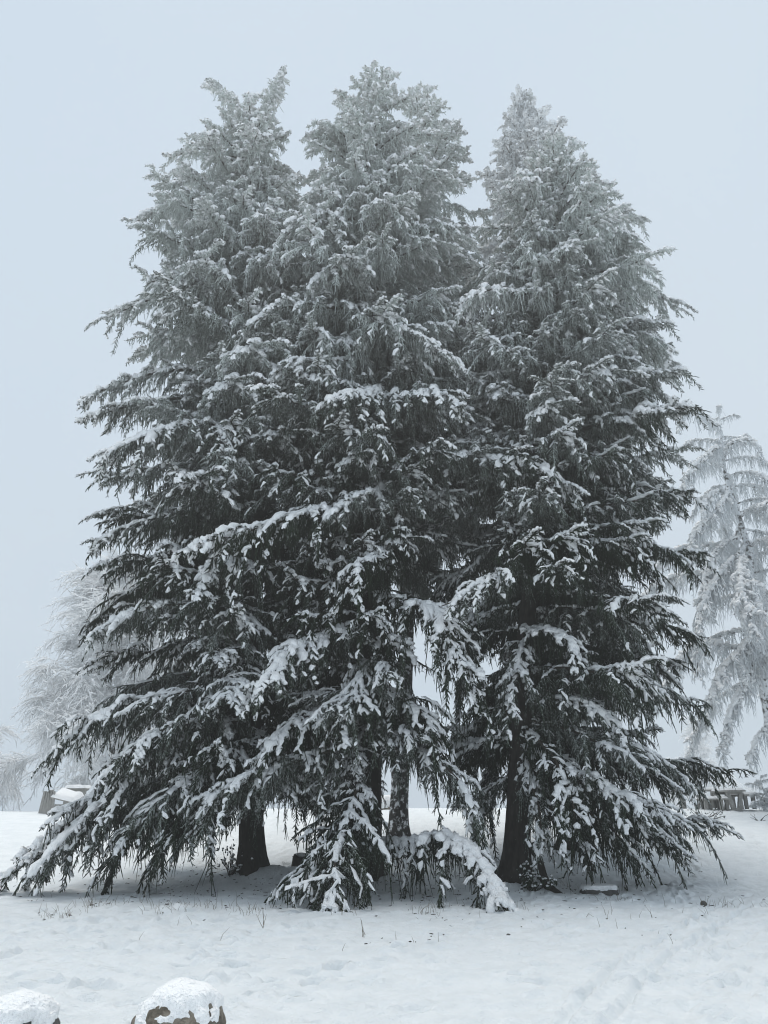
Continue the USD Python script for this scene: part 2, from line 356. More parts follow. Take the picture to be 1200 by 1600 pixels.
        fol.append(tubes(pk[:, None] + dk[:, None] * (lk[:, None] * np.array([0, 1.0]))[..., None], size * np.stack([np.full(m, 0.012), np.full(m, 0.004)], 1), 3))
    # snow: mittens on the fingers, broken pads along the laterals, a ridge on the axis
    patch = meshkit.noise(np.stack([t2 * L * 1.6 + seed * 3.7, side * 0.7, 0 * t2], -1), seed % 97)
    cover = np.clip(snow * (0.35 + 0.85 * t2) + (patch - 0.5) * 1.0, 0, 1)
    for s0, s1 in ((-0.02, 0.34), (0.30, 0.66), (0.62, 0.93)):
        tz = np.abs(unit(P2[:, min(int(s1 * 5) + 1, 5)] - P2[:, max(int(s0 * 5), 0)])[:, 2])
        on = (r.random(n2) < cover * 1.35 * np.clip(1.9 - 1.7 * tz, 0.0, 1)) & (tz < 0.80)
        if not on.any(): continue
        q = np.where(on)[0]
        ss = s0 + (s1 - s0) * np.array([-0.05, 0.15, 0.4, 0.65, 0.88, 1.03]) + r.normal(0, 0.02, (len(q), 1))
        Ps = np.stack([np.stack([np.interp(ss[i], s, P2[j, :, k]) for k in range(3)], -1) for i, j in enumerate(q)])
        th = size * (0.016 + 0.027 * cover[q] * r.uniform(0.5, 1.4, len(q))) * (1 + 0.5 * min(max(snow - 0.6, 0), 0.5))
        Rs = th[:, None] * np.array([0.4, 0.95, 1.1, 1.05, 0.9, 0.3])[None] * r.uniform(0.7, 1.3, (len(q), 6))
        Ps[..., 2] += 0.010 * size + 0.35 * Rs
        Ps += r.normal(0, 0.007 * size, Ps.shape)
        snw.append(tubes(Ps, Rs, 7, flat=0.35, wide=r.uniform(1.0, 1.9, len(q))))
    level = dir3[:, 2]
    blot = meshkit.noise(p3 * 3.3 + seed * 1.3, seed % 71)
    pr = np.clip(cover[own] * 0.85 + (blot - 0.5) * 1.3, 0, 0.85) * np.clip(1.35 + 1.25 * level, 0, 1)
    ok = r.random(N) < pr
    if ok.any():
        q = np.where(ok)[0]
        Rs = size * (0.016 + 0.020 * cover[own[q]][:, None] * r.uniform(0.6, 1.5, (len(q), 1))) * np.array([[0.85, 1.1, 0.78]]) * r.uniform(0.7, 1.3, (len(q), 3))
        Ps = P3[q].copy(); Ps[..., 2] += 0.008 * size + 0.35 * Rs
        snw.append(tubes(Ps, Rs, 5, flat=0.45))
    ta = np.linspace(max(bare * 0.4, 0.02), 1.0, max(6, int(L / 0.24)))
    ca = snow * (0.5 + 0.7 * ta) + (meshkit.noise(np.stack([ta * L * 1.5 + seed, 0 * ta, 0 * ta], -1), seed % 89) - 0.5) * 1.3
    sg = np.where((ca[:-1] > 0.42) & (np.abs(curve_eval(C, ta[:-1])[1][:, 2]) < 0.88))[0]
    if len(sg):
        tq = ta[sg][:, None] + (ta[1] - ta[0]) * np.array([-0.25, 0.0, 0.3, 0.65, 1.0, 1.25])[None]
        Ps, _ = curve_eval(C, np.clip(tq, 0, 1))
        Rs = size * (1 + 1.0 * min(max(snow - 0.6, 0), 0.5)) * (0.022 + 0.036 * np.clip(ca[sg], 0, 1.2)[:, None]) * np.array([[0.35, 0.9, 1, 1, 0.9, 0.35]]) * r.uniform(0.65, 1.3, (len(sg), 6))
        Ps = Ps.copy(); Ps[..., 2] += 0.025 * size + 0.3 * Rs
        Ps += r.normal(0, 0.012, Ps.shape)
        snw.append(tubes(Ps, Rs, 7, flat=0.45))
    fol = join(fol)
    snw = join(snw) if snw else None
    if snw is not None:                                            # lumps
        v = snw[0]
        for amp, sc, sd in ((0.040, 10.0, 1), (0.036, 24.0, 5)):
            v = v + size * amp * np.stack([meshkit.noise(v * sc / size + 7.3 * k, seed % 50 + sd + k) - 0.5 for k in range(3)], -1) * 1.6
        snw = (v, snw[1])
    return stem, fol, snw

def axis(L, a, b, c, sway=0.0):
    s = np.linspace(0, 1, 16)
    return np.stack([L * s * (1 - 0.10 * s * s), L * sway * s * s, L * (a * s + b * s ** 2 + c * s ** 3)], -1)

KINDS = []                                                         # (length, droop class, snow, path of its class prim)
stats = {'tri': 0}
def bough_children(path, m, needle='spruce_needles', snow_mat='bough_snow', wood='twig_wood'):
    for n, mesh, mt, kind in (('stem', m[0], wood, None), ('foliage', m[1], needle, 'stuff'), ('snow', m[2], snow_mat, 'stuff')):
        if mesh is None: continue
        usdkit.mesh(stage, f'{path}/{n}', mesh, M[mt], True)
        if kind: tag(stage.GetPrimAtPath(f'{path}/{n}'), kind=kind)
        stats['tri'] += len(mesh[1])
def add_kind(L, cls, C, seed, snow, **kw):
    p = f'/World/bough_kind_{len(KINDS):02d}'
    stage.CreateClassPrim(p)
    mats = {k: kw.pop(k) for k in ('needle', 'snow_mat', 'wood') if k in kw}
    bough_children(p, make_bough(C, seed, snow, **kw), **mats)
    KINDS.append((L, cls, snow, p))
for L, cls, abc, n, kw in (
        (1.0, 'asc', (0.45, 0.05, 0), 3, dict(width=0.34, droop=0.3, curtain=0.8, size=1.25, spacing=0.085, comb=0.42)),
        (1.9, 'asc', (0.26, -0.16, 0), 3, dict(width=0.32, droop=0.45, curtain=1.1, size=1.25, spacing=0.10, comb=0.5)),
        (1.9, 'mid', (0.08, -0.34, 0.22), 2, dict(width=0.32, droop=0.5, curtain=1.3, size=1.1, spacing=0.095, comb=0.8)),
        (3.0, 'asc', (0.14, -0.28, 0.16), 2, dict(width=0.30, droop=0.5, curtain=1.2, size=1.2, spacing=0.11, comb=0.55)),
        (3.0, 'mid', (0.06, -0.46, 0.30), 3, dict(width=0.31, droop=0.55, curtain=1.5, comb=0.7, spacing=0.105)),
        (4.4, 'mid', (0.04, -0.44, 0.29), 3, dict(width=0.27, droop=0.6, curtain=1.5, comb=0.75, spacing=0.11)),
        (4.4, 'low', (-0.10, -0.66, 0.42), 3, dict(width=0.28, droop=0.6, curtain=1.4, comb=0.65, spacing=0.11))):
    for k in range(n):
        snow = (0.85, 0.45, 0.62, 0.25)[k % 4]
        add_kind(L, cls, axis(L, *abc, sway=(0.1, -0.12, 0.05, -0.04)[k % 4]), 100 * len(KINDS) + 17, snow, **kw)
PALE = []
for L, cls, abc, snow, kw in (                                      # farthest crown: rimed, and its fading into fog painted in with paler needles
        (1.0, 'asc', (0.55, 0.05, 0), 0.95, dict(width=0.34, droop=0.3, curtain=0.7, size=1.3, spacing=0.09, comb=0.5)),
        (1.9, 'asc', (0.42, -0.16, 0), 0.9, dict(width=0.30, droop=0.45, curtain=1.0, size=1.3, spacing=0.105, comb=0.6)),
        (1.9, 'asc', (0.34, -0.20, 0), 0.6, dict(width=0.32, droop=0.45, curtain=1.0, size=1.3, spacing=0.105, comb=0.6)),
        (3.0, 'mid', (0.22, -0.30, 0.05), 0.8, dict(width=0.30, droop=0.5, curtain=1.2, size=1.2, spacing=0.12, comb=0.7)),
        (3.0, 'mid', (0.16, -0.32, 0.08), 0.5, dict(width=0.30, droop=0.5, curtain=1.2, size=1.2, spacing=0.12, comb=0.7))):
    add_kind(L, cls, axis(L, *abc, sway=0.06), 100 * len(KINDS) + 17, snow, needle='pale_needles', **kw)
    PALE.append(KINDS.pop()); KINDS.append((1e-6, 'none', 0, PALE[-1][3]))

def place_kind(tree, origin, az, L, cls, tilt=0.0, snow=None, r=None, kinds=KINDS, name='bough'):
    best = [k for k in kinds if k[1] == cls] or kinds
    d = min(abs(math.log(L / k[0])) for k in best)
    best = [k for k in best if abs(math.log(L / k[0])) < d + 0.12]
    if snow is not None:
        best = sorted(best, key=lambda k: abs(k[2] - snow) + r.uniform(0, 0.18))[:2]
    k = best[int(r.integers(len(best)))]
    p = numbered(f'{tree}/{name}')
    x = UsdGeom.Xform.Define(stage, p)
    x.AddTranslateOp().Set(tuple(float(c) for c in origin))
    x.AddRotateZOp().Set(math.degrees(az))
    x.AddRotateYOp().Set(float(-tilt))
    s = L / k[0]
    x.AddScaleOp().Set((s, s * float(r.uniform(0.85, 1.2)), s * float(r.uniform(0.88, 1.1))))
    x.GetPrim().GetReferences().AddInternalReference(k[3])
    x.GetPrim().SetInstanceable(True)

def trunk_mesh(base, top, r0, seed, n=40, sides=14, bend=None, flare=0.55):
    r = np.random.default_rng(seed)
    s = np.linspace(0, 1, n) ** 1.4
    P = base[None] * (1 - s)[:, None] + top[None] * s[:, None]
    P = P + np.stack([np.interp(s, np.linspace(0, 1, 6), [0, *r.normal(0, 0.10, 4), 0]) for _ in range(3)], -1) * [1, 1, 0]
    if bend is not None: P += np.sin(s * math.pi)[:, None] * bend
    z = s * np.linalg.norm(top - base)
    R = r0 * ((1 - s) ** 0.9 * 0.95 + 0.03) * (1 + flare * np.exp(-z / 0.35))
    P = np.vstack([P[0] - [0, 0, 0.5], P]); R = np.concatenate([[R[0] * 1.15], R])
    v, f = path_tube(P, R, sides)
    k = np.arange(len(v)); ang = (k % sides) * 2 * math.pi / sides
    ringz = np.clip(v[:, 2] - base[2], 0, None)
    lobe = 1 + 0.22 * np.sin(ang * 3 + seed) * np.exp(-ringz / 0.5) + 0.05 * np.sin(ang * 5 + seed * 2) + 0.04 * (meshkit.noise(v * 3.1, seed) - 0.5)
    ax = np.repeat(P, sides, 0); m = min(len(ax), len(v))
    v[:m] = ax[:m] + (v[:m] - ax[:m]) * lobe[:m, None]
    return (v, f), P

SPRUCES = {}
def spruce(key, label, profile, r0, n, seed, barkmat='spruce_bark', z0=2.2, bias=None, snowbias=0.0, skip=None):
    base, top = TB[key]
    base = base.copy(); base[2] = gz(base[0], base[1]) - 0.12
    T = thing('spruce_tree', label, 'tree', base, group=None)
    (v, f), P = trunk_mesh(np.zeros(3), top - base, r0, seed)
    obj('trunk', (v, f), barkmat, T, smooth=True)
    H = (top - base)[2]
    r = np.random.default_rng(seed)
    ax = lambda z: np.array([np.interp(z, P[:, 2], P[:, 0]), np.interp(z, P[:, 2], P[:, 1]), z])
    SPRUCES[key] = (T, base, ax)
    pz, pw = np.array([p[0] for p in profile]) , np.array([p[1] for p in profile])
    u = (np.arange(n) + r.uniform(-0.3, 0.3, n)) / n
    zz = z0 + (H - z0 - 0.15) * np.clip(u, 0, 1) ** 1.12
    for i, z in enumerate(zz):
        az = i * 2.39996 + r.normal(0, 0.25)
        tier = 0.95 - 0.35 * z / H                                 # whorls: tiers with air between them, not quite level
        off = 0.3 * math.sin(az * 1.0 + seed) + 0.22 * math.sin(az * 2 + 2.3 * seed)
        z = min(max((round((z - off) / tier)) * tier + off + r.normal(0, 0.09), z0 * 0.8), H - 0.12)
        t = z / H
        L = np.interp(z, pz, pw) * r.uniform(0.62, 1.10) * (0.78 + 0.44 * float(meshkit.noise(np.array([[math.cos(az) * 1.6 + seed, math.sin(az) * 1.6, z * 0.55]]), 5)[0]))
        L = min(L, 0.35 + 0.62 * (H - z))
        if key == 'left' and z > H - 0.8: continue
        if bias is not None: L *= bias(az, t)
        if skip is not None and skip(az, z, L): continue
        L = max(L, 0.45)
        cls = 'asc' if (L < 1.4 or t > 0.80) else ('mid' if t > 0.24 else ('low' if r.random() < 0.7 else 'mid'))
        if cls == 'asc' and L > 3.4: cls = 'mid'
        if L < 1.4 and cls != 'asc': cls = 'mid'
        front = 0.5 - 0.5 * math.sin(az)                           # 1 towards the camera's side of the tree
        sn = np.clip(0.24 + snowbias + 0.80 * t + 0.18 * r.normal(), 0.15, 0.95)
        tilt = r.normal(0, 5) + (10 if t > 0.93 else 0)
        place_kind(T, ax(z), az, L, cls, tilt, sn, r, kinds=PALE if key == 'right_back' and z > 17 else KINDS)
    # leader
    for k in range(0 if key == 'left' else 3):
        place_kind(T, ax(H - 0.75 - 0.25 * k), r.uniform(0, 6.28), 0.85, 'asc', 42 + 8 * k, 0.85, r)
    return T

def inward(dirx, k=0.72):
    """Boughs that reach into the neighbouring crowns stay shorter."""
    return lambda az, t: k + (1 - k) * (0.5 + 0.5 * math.cos(az - dirx)) if t < 0.8 else 1.0
spruce('left', 'tall snowy spruce at the left of the clump with a forked top', [(2, 3.9), (6, 4.1), (10, 4.2), (13, 4.4), (16, 4.2), (19, 3.6), (22, 2.6), (24, 1.9), (26, 0.9)], 0.31, 285, 11, bias=inward(math.pi), snowbias=0.12,
       skip=lambda az, z, L: 7.0 < z < 9.6 and math.cos(az - math.radians(-45)) > 0.80)
spruce('centre', 'tall snowy spruce in the middle of the clump, its front boughs hanging to the ground', [(2, 2.6), (5, 3.2), (10, 3.9), (15, 4.0), (18.5, 3.5), (21.5, 2.75), (24, 1.9), (26.5, 0.7)], 0.33, 290, 23, bias=inward(-math.pi / 2, 0.85), snowbias=-0.02,
       skip=lambda az, z, L: z < 8.5 and math.cos(az - math.radians(5)) > 0.5)
spruce('centre_back', 'spruce with a snow plastered trunk standing just behind the middle of the clump', [(3, 2.6), (8, 3.2), (16, 3.8), (22, 3.4), (27, 2.4), (31, 1.0)], 0.29, 190, 37, 'snowy_bark', z0=8.5)
spruce('right', 'dark spruce at the right of the clump with a bare thick trunk in front', [(2, 4.0), (5, 4.2), (9, 4.1), (14, 4.0), (18, 3.3), (21, 1.8), (23, 0.7)], 0.30, 300, 41, bias=inward(0.2), snowbias=-0.08,
       skip=lambda az, z, L: (z < 6.5 and math.cos(az - math.radians(245)) > 0.62) or (z < 5.2 and math.cos(az) > 0.55 and L > 3.6) or (z < 9 and math.cos(az - math.pi) > 0.72))
spruce('right_back', 'pale fog veiled spruce rising behind the right one', [(3, 3.2), (8, 3.7), (14, 4.3), (20, 4.3), (25, 3.1), (28, 1.8), (31, 0.6)], 0.38, 290, 53, z0=2.6, bias=inward(0.2), snowbias=0.06, skip=lambda az, z, L: z < 5.2 and math.cos(az) > 0.5 and L > 2.6)

# ------------------------------------------------------------------ the boughs that stand out, each with a line of its own
from scipy.interpolate import CubicSpline
def hero(key, start, pts, snow=0.9, width=0.25, droop=0.7, curtain=1.0, size=1.0, spacing=0.12, bare=0.10, rod=None, **mats):
    """start: row of the photograph at which it leaves its trunk; pts: its further points (pixel, pixel, distance)."""
    T, base, ax = SPRUCES[key]
    b, t = TB[key]
    lo, hi = 0.0, 1.0
    for _ in range(40):                                            # height on the trunk that shows at that row
        m = (lo + hi) / 2; q = b + (t - b) * m
        dz = q[2] - CAMZ; row = 800 - FPX * (dz * CP - q[1] * SP) / (q[1] * CP + dz * SP)
        if row > start: lo = m
        else: hi = m
    o = ax((b + (t - b) * lo)[2] - base[2])
    P = np.vstack([o, [at(*p) - base for p in pts]])
    c = np.concatenate([[0], np.cumsum(np.linalg.norm(np.diff(P, axis=0), axis=1))])
    C = CubicSpline(c, P, bc_type='natural')(np.linspace(0, c[-1], 25))
    p = numbered(f'{T}/bough')
    UsdGeom.Xform.Define(stage, p)
    seed = int(abs(pts[-1][0] * 7 + pts[-1][1] * 13)) % 9973
    bough_children(p, make_bough(C, seed, snow, width, droop, curtain, bare, size, spacing, rod), **mats)

# middle spruce
hero('centre', 735, [(555, 775, 18.0), (500, 800, 16.9), (400, 824, 16.2), (298, 858, 15.9)], 1.15, 0.18, 0.75, 1.4)
hero('centre', 745, [(592, 768, 17.6), (545, 785, 16.8), (508, 812, 16.4)], 1.1, 0.22, 0.8, 1.9)
hero('centre', 955, [(540, 984, 17.8), (480, 1005, 16.8), (430, 1040, 15.9), (398, 1080, 15.6)], 1.15, 0.2, 0.75, 1.4)
hero('centre', 915, [(615, 936, 18.0), (668, 945, 17.0), (705, 985, 16.4), (738, 1066, 16.2)], 1.05, 0.27, 0.75, 1.2)
hero('centre', 690, [(690, 706, 18.2), (760, 712, 17.2), (840, 728, 16.4), (905, 770, 16.2)], 1.15, 0.18, 0.8, 1.6)
hero('centre', 1300, [(625, 1318, 17.6), (680, 1306, 16.6), (735, 1330, 15.8), (772, 1378, 15.2), (786, 1422, 14.6)], 1.05, 0.17, 0.8, 1.0)
hero('centre', 1185, [(560, 1232, 17.4), (538, 1300, 16.2), (525, 1370, 15.2), (520, 1420, 14.8)], 0.6, 0.26, 0.6, 1.2, bare=0.3)
hero('centre', 1230, [(532, 1282, 17.2), (497, 1340, 16.0), (480, 1394, 15.3)], 0.55, 0.26, 0.6, 1.1, bare=0.4)
hero('centre', 1110, [(640, 1160, 17.2), (705, 1205, 16.6), (745, 1290, 16.5)], 0.55, 0.22, 0.8, 1.5, bare=0.35)
hero('centre', 1090, [(510, 1110, 17.5), (440, 1145, 16.7), (396, 1195, 16.5)], 0.8, 0.24, 0.7, 1.4, bare=0.3)
hero('centre', 1150, [(500, 1180, 17.3), (410, 1212, 16.7), (318, 1252, 16.6)], 0.8, 0.24, 0.7, 1.4, bare=0.3)
hero('centre', 1050, [(620, 1085, 17.5), (665, 1120, 16.9), (692, 1170, 16.7)], 0.7, 0.28, 0.75, 1.6, bare=0.3)
hero('centre', 1020, [(568, 1050, 17.4), (550, 1090, 16.8), (530, 1150, 16.4)], 0.75, 0.3, 0.7, 1.5, bare=0.3)
hero('centre', 560, [(530, 564, 17.4), (470, 572, 16.8), (430, 594, 16.6)], 0.95, 0.2, 0.75, 1.3)
hero('centre', 600, [(570, 613, 16.6), (535, 616, 16.0), (512, 632, 15.8)], 1.05, 0.2, 0.8, 1.8)
hero('centre', 612, [(640, 620, 17.0), (690, 620, 16.4), (720, 642, 16.2)], 1.05, 0.2, 0.8, 1.7)
hero('centre', 505, [(618, 514, 17.2), (660, 530, 16.6), (702, 558, 16.4)], 0.95, 0.24, 0.7, 1.2)
hero('centre', 405, [(550, 412, 17.6), (512, 424, 17.0), (486, 448, 16.8)], 0.95, 0.26, 0.7, 1.1)
hero('centre', 335, [(540, 343, 17.6), (475, 350, 17.0), (438, 372, 16.8)], 0.9, 0.24, 0.7, 1.0)
hero('centre', 470, [(520, 480, 17.4), (445, 480, 16.8), (385, 514, 16.6)], 0.9, 0.22, 0.7, 1.2)
hero('centre', 840, [(600, 860, 17.2), (560, 880, 16.6), (548, 930, 16.4)], 0.8, 0.26, 0.8, 1.5)
# left spruce
hero('left', 690, [(370, 672, 18.4), (300, 664, 17.3), (220, 682, 16.6), (160, 718, 16.4)], 1.15, 0.2, 0.7, 1.3)
hero('left', 680, [(385, 668, 18.2), (350, 668, 17.2), (345, 700, 16.7)], 0.95, 0.26, 0.7, 1.3)
hero('left', 1110, [(320, 1140, 18.4), (215, 1180, 17.8), (110, 1278, 17.6), (35, 1352, 17.8), (2, 1372, 18.0)], 1.15, 0.16, 0.6, 0.9)
hero('left', 1125, [(310, 1160, 18.2), (200, 1216, 17.5), (110, 1310, 17.3), (55, 1374, 17.4)], 1.15, 0.2, 0.6, 0.9)
hero('left', 1060, [(310, 1085, 18.0), (200, 1100, 17.4), (85, 1170, 17.2)], 0.9, 0.2, 0.65, 1.0)
hero('left', 880, [(372, 880, 17.8), (340, 880, 17.0), (316, 908, 16.7)], 1.05, 0.25, 0.7, 1.2)
hero('left', 1170, [(325, 1200, 17.7), (255, 1245, 17.0), (205, 1300, 16.8)], 0.45, 0.26, 0.7, 1.1)
hero('left', 1190, [(370, 1225, 17.9), (325, 1262, 17.2), (290, 1318, 16.9)], 0.4, 0.28, 0.7, 1.1)
hero('left', 1130, [(300, 1130, 17.2), (230, 1150, 16.7), (160, 1215, 16.4)], 0.65, 0.22, 0.7, 1.1)
hero('left', 600, [(300, 580, 18.8), (205, 594, 18.4), (128, 622, 18.3)], 0.95, 0.17, 0.65, 1.0)
hero('left', 640, [(285, 622, 18.6), (200, 632, 18.2), (134, 655, 18.0)], 0.95, 0.17, 0.65, 1.0)
hero('left', 480, [(300, 458, 18.8), (230, 470, 18.4), (164, 498, 18.3)], 0.9, 0.18, 0.65, 0.9)
hero('left', 340, [(320, 320, 18.8), (262, 328, 18.5), (206, 350, 18.4)], 0.9, 0.2, 0.6, 0.8)
hero('left', 250, [(340, 240, 19.0), (300, 236, 18.8), (264, 246, 18.7)], 0.9, 0.22, 0.5, 0.7)
hero('left', 228, [(362, 160, 19.3), (324, 128, 19.2)], 1.0, 0.17, 0.3, 0.3, 1.1, 0.05)
hero('left', 235, [(418, 165, 19.3), (441, 114, 19.2)], 1.0, 0.17, 0.3, 0.3, 1.1, 0.05)
hero('left', 800, [(300, 800, 18.4), (220, 815, 18.0), (145, 852, 17.9)], 0.8, 0.2, 0.7, 1.1)
hero('left', 960, [(300, 945, 18.2), (220, 950, 17.8), (140, 1000, 17.7)], 0.85, 0.2, 0.7, 1.1)
hero('left', 1175, [(300, 1225, 17.8), (215, 1290, 17.2), (172, 1345, 17.0)], 0.3, 0.28, 0.8, 1.6)
hero('left', 1185, [(330, 1240, 18.0), (268, 1290, 17.6), (240, 1345, 17.4)], 0.25, 0.3, 0.8, 1.6)
hero('left', 1160, [(290, 1210, 19.2), (200, 1260, 19.2), (140, 1310, 19.4)], 0.3, 0.26, 0.8, 1.6)
hero('left', 1040, [(260, 1060, 19.0), (180, 1090, 19.2), (120, 1140, 19.3)], 0.45, 0.24, 0.8, 1.4)
hero('left', 900, [(270, 905, 19.0), (195, 930, 19.2), (138, 972, 19.3)], 0.5, 0.24, 0.8, 1.4)
# right spruces
hero('right', 1200, [(900, 1255, 17.6), (960, 1300, 17.4), (1000, 1345, 17.4)], 0.35, 0.28, 0.75, 1.4)
hero('right', 1210, [(860, 1260, 17.3), (900, 1305, 17.0), (930, 1345, 17.0)], 0.4, 0.3, 0.75, 1.4)
hero('right', 1180, [(930, 1230, 18.4), (1010, 1270, 18.6), (1070, 1318, 18.8)], 0.3, 0.26, 0.75, 1.4)
hero('right', 1060, [(920, 1060, 18.8), (1020, 1075, 19.0), (1098, 1115, 19.2)], 0.4, 0.22, 0.75, 1.3)
hero('right', 960, [(920, 950, 18.8), (1010, 965, 19.0), (1092, 1000, 19.2)], 0.4, 0.22, 0.75, 1.3)
hero('right', 1120, [(910, 1150, 18.0), (1000, 1170, 18.0), (1080, 1225, 18.2)], 0.4, 0.24, 0.75, 1.3)
hero('right', 890, [(800, 890, 17.0), (760, 905, 16.0), (712, 935, 15.7)], 0.75, 0.26, 0.75, 1.1)
hero('right', 985, [(850, 985, 17.0), (885, 1000, 16.4), (905, 1032, 16.2)], 0.9, 0.28, 0.7, 1.0)
hero('right', 1080, [(880, 1095, 17.0), (930, 1110, 16.5), (962, 1145, 16.3)], 0.9, 0.28, 0.7, 1.0)
hero('right', 1160, [(890, 1205, 17.0), (950, 1232, 16.6), (1002, 1272, 16.5)], 1.0, 0.26, 0.7, 1.0)
hero('right', 1170, [(832, 1225, 17.4), (842, 1275, 17.0), (850, 1330, 16.9)], 0.75, 0.24, 0.7, 1.1)
hero('right', 1120, [(900, 1165, 18.6), (1020, 1192, 19.2), (1152, 1208, 19.6)], 0.35, 0.18, 0.75, 1.1)
hero('right', 1190, [(920, 1240, 18.4), (1040, 1276, 18.8), (1126, 1290, 19.0)], 0.4, 0.2, 0.7, 1.0)
hero('right', 860, [(900, 848, 17.2), (975, 852, 16.8), (1020, 884, 16.7)], 0.8, 0.22, 0.7, 1.0)
hero('right', 1000, [(808, 1040, 17.0), (800, 1080, 16.8), (790, 1125, 16.7)], 0.8, 0.28, 0.7, 1.1)
hero('right', 1130, [(860, 1180, 16.9), (890, 1240, 16.5), (900, 1310, 16.4)], 0.75, 0.28, 0.7, 1.0)
hero('right', 700, [(890, 702, 17.4), (945, 718, 17.0), (985, 755, 16.9)], 0.8, 0.22, 0.7, 1.0)
hero('right', 545, [(880, 545, 18.0), (925, 560, 17.6), (960, 600, 17.5)], 0.8, 0.22, 0.7, 1.0)
hero('right', 470, [(890, 485, 17.8), (940, 510, 17.3), (968, 540, 17.2)], 0.95, 0.22, 0.7, 1.0)
hero('right', 462, [(800, 456, 17.4), (755, 455, 16.8), (722, 475, 16.7)], 0.95, 0.22, 0.7, 1.0)
hero('right_back', 820, [(810, 850, 22.6), (725, 890, 22.2), (690, 965, 22.0)], 0.3, 0.28, 0.8, 1.8)
hero('right_back', 900, [(820, 930, 22.5), (740, 1000, 22.3), (715, 1085, 22.3)], 0.35, 0.28, 0.8, 1.8)
hero('right_back', 1000, [(815, 1045, 22.4), (750, 1110, 22.2), (732, 1205, 22.2)], 0.3, 0.28, 0.8, 1.8)
hero('right_back', 1075, [(825, 1110, 22.3), (775, 1175, 22.2), (748, 1285, 22.2)], 0.35, 0.30, 0.8, 1.8)
hero('right_back', 400, [(900, 395, 22.6), (980, 430, 22.2), (1058, 480, 22.0)], 0.9, 0.18, 0.65, 1.0)
hero('right_back', 300, [(890, 310, 22.8), (950, 325, 22.6), (1003, 345, 22.5)], 0.8, 0.2, 0.6, 0.9)
hero('right_back', 520, [(940, 530, 22.0), (1010, 550, 21.8), (1070, 580, 21.8)], 0.5, 0.18, 0.65, 0.9)

def stick(parent, name, pts, r0, r1, mt, label=None, n=14, sides=7, off=(0, 0, 0)):
    P = np.array([np.array(p) - off for p in pts], float)
    c = np.concatenate([[0], np.cumsum(np.linalg.norm(np.diff(P, axis=0), axis=1))])
    C = CubicSpline(c, P, bc_type='natural')(np.linspace(0, c[-1], n)) if len(P) > 2 else np.linspace(P[0], P[-1], n)
    return obj(name, path_tube(C, np.linspace(r0, r1, n), sides), mt, parent, smooth=True, label=label)
TR, br_, _ = SPRUCES['right']
stick(TR, 'root', [at(834, 1318, 18.0), at(843, 1352, 17.8), at(856, 1384, 17.5), at(880, 1404, 17.2)], 0.11, 0.09, 'spruce_bark', 'dark curved root arching down into the snow', off=br_)
stick(TR, 'bare_branch', [at(815, 880, 18.2), at(760, 918, 16.6), at(690, 947, 15.6)], 0.022, 0.010, 'twig_wood', 'long bare branch without needles', off=br_)
stick(TR, 'bare_branch', [at(830, 905, 18.2), at(790, 905, 16.8), at(720, 935, 15.9)], 0.018, 0.008, 'twig_wood', 'long bare branch without needles', off=br_)
TL, bl_, _ = SPRUCES['left']
for k, (y0, x1, y1, dx) in enumerate(((735, 372, 742, 19.0), (755, 378, 790, 19.0), (700, 380, 725, 19.2), (800, 370, 830, 19.0), (915, 350, 905, 18.8), (940, 455, 925, 18.9), (865, 455, 850, 19.0))):
    stick(TL, 'bare_branch', [at(410, y0, 19.5), at((410 + x1) / 2, (y0 + y1) / 2 - 8, 19.2), at(x1, y1, dx)], 0.055, 0.025, 'spruce_bark', 'bare dead branch near the trunk', off=bl_)

# ------------------------------------------------------------------ frosted trees behind
def class_kinds(rows, **kw):
    n0 = len(KINDS)
    for i, (L, cls, abc, snow, extra) in enumerate(rows):
        add_kind(L, cls, axis(L, *abc, sway=(0.12, -0.15, 0.06)[i % 3]), 900 + 31 * len(KINDS), snow, **{**kw, **extra})
    out = KINDS[n0:]; del KINDS[n0:]
    for k in range(len(out)): KINDS.append((1e-6, 'none', 0, out[k][3]))
    return out
WEEP = class_kinds([
    (5.2, 'weep', (0.05, -0.25, -0.50), 0.95, dict(width=0.11, droop=0.9, curtain=1.5, size=1.35, spacing=0.15)),
    (5.2, 'weep', (0.15, -0.42, -0.35), 0.85, dict(width=0.12, droop=0.9, curtain=1.4, size=1.35, spacing=0.15)),
    (3.4, 'weep', (0.20, -0.35, -0.20), 0.95, dict(width=0.14, droop=0.9, curtain=1.4, size=1.3, spacing=0.14)),
    (2.0, 'asc', (0.50, -0.45, 0.0), 0.95, dict(width=0.2, droop=0.8, curtain=1.2, size=1.25, spacing=0.11)),
    ], needle='rimed_needles', wood='rimed_bark')
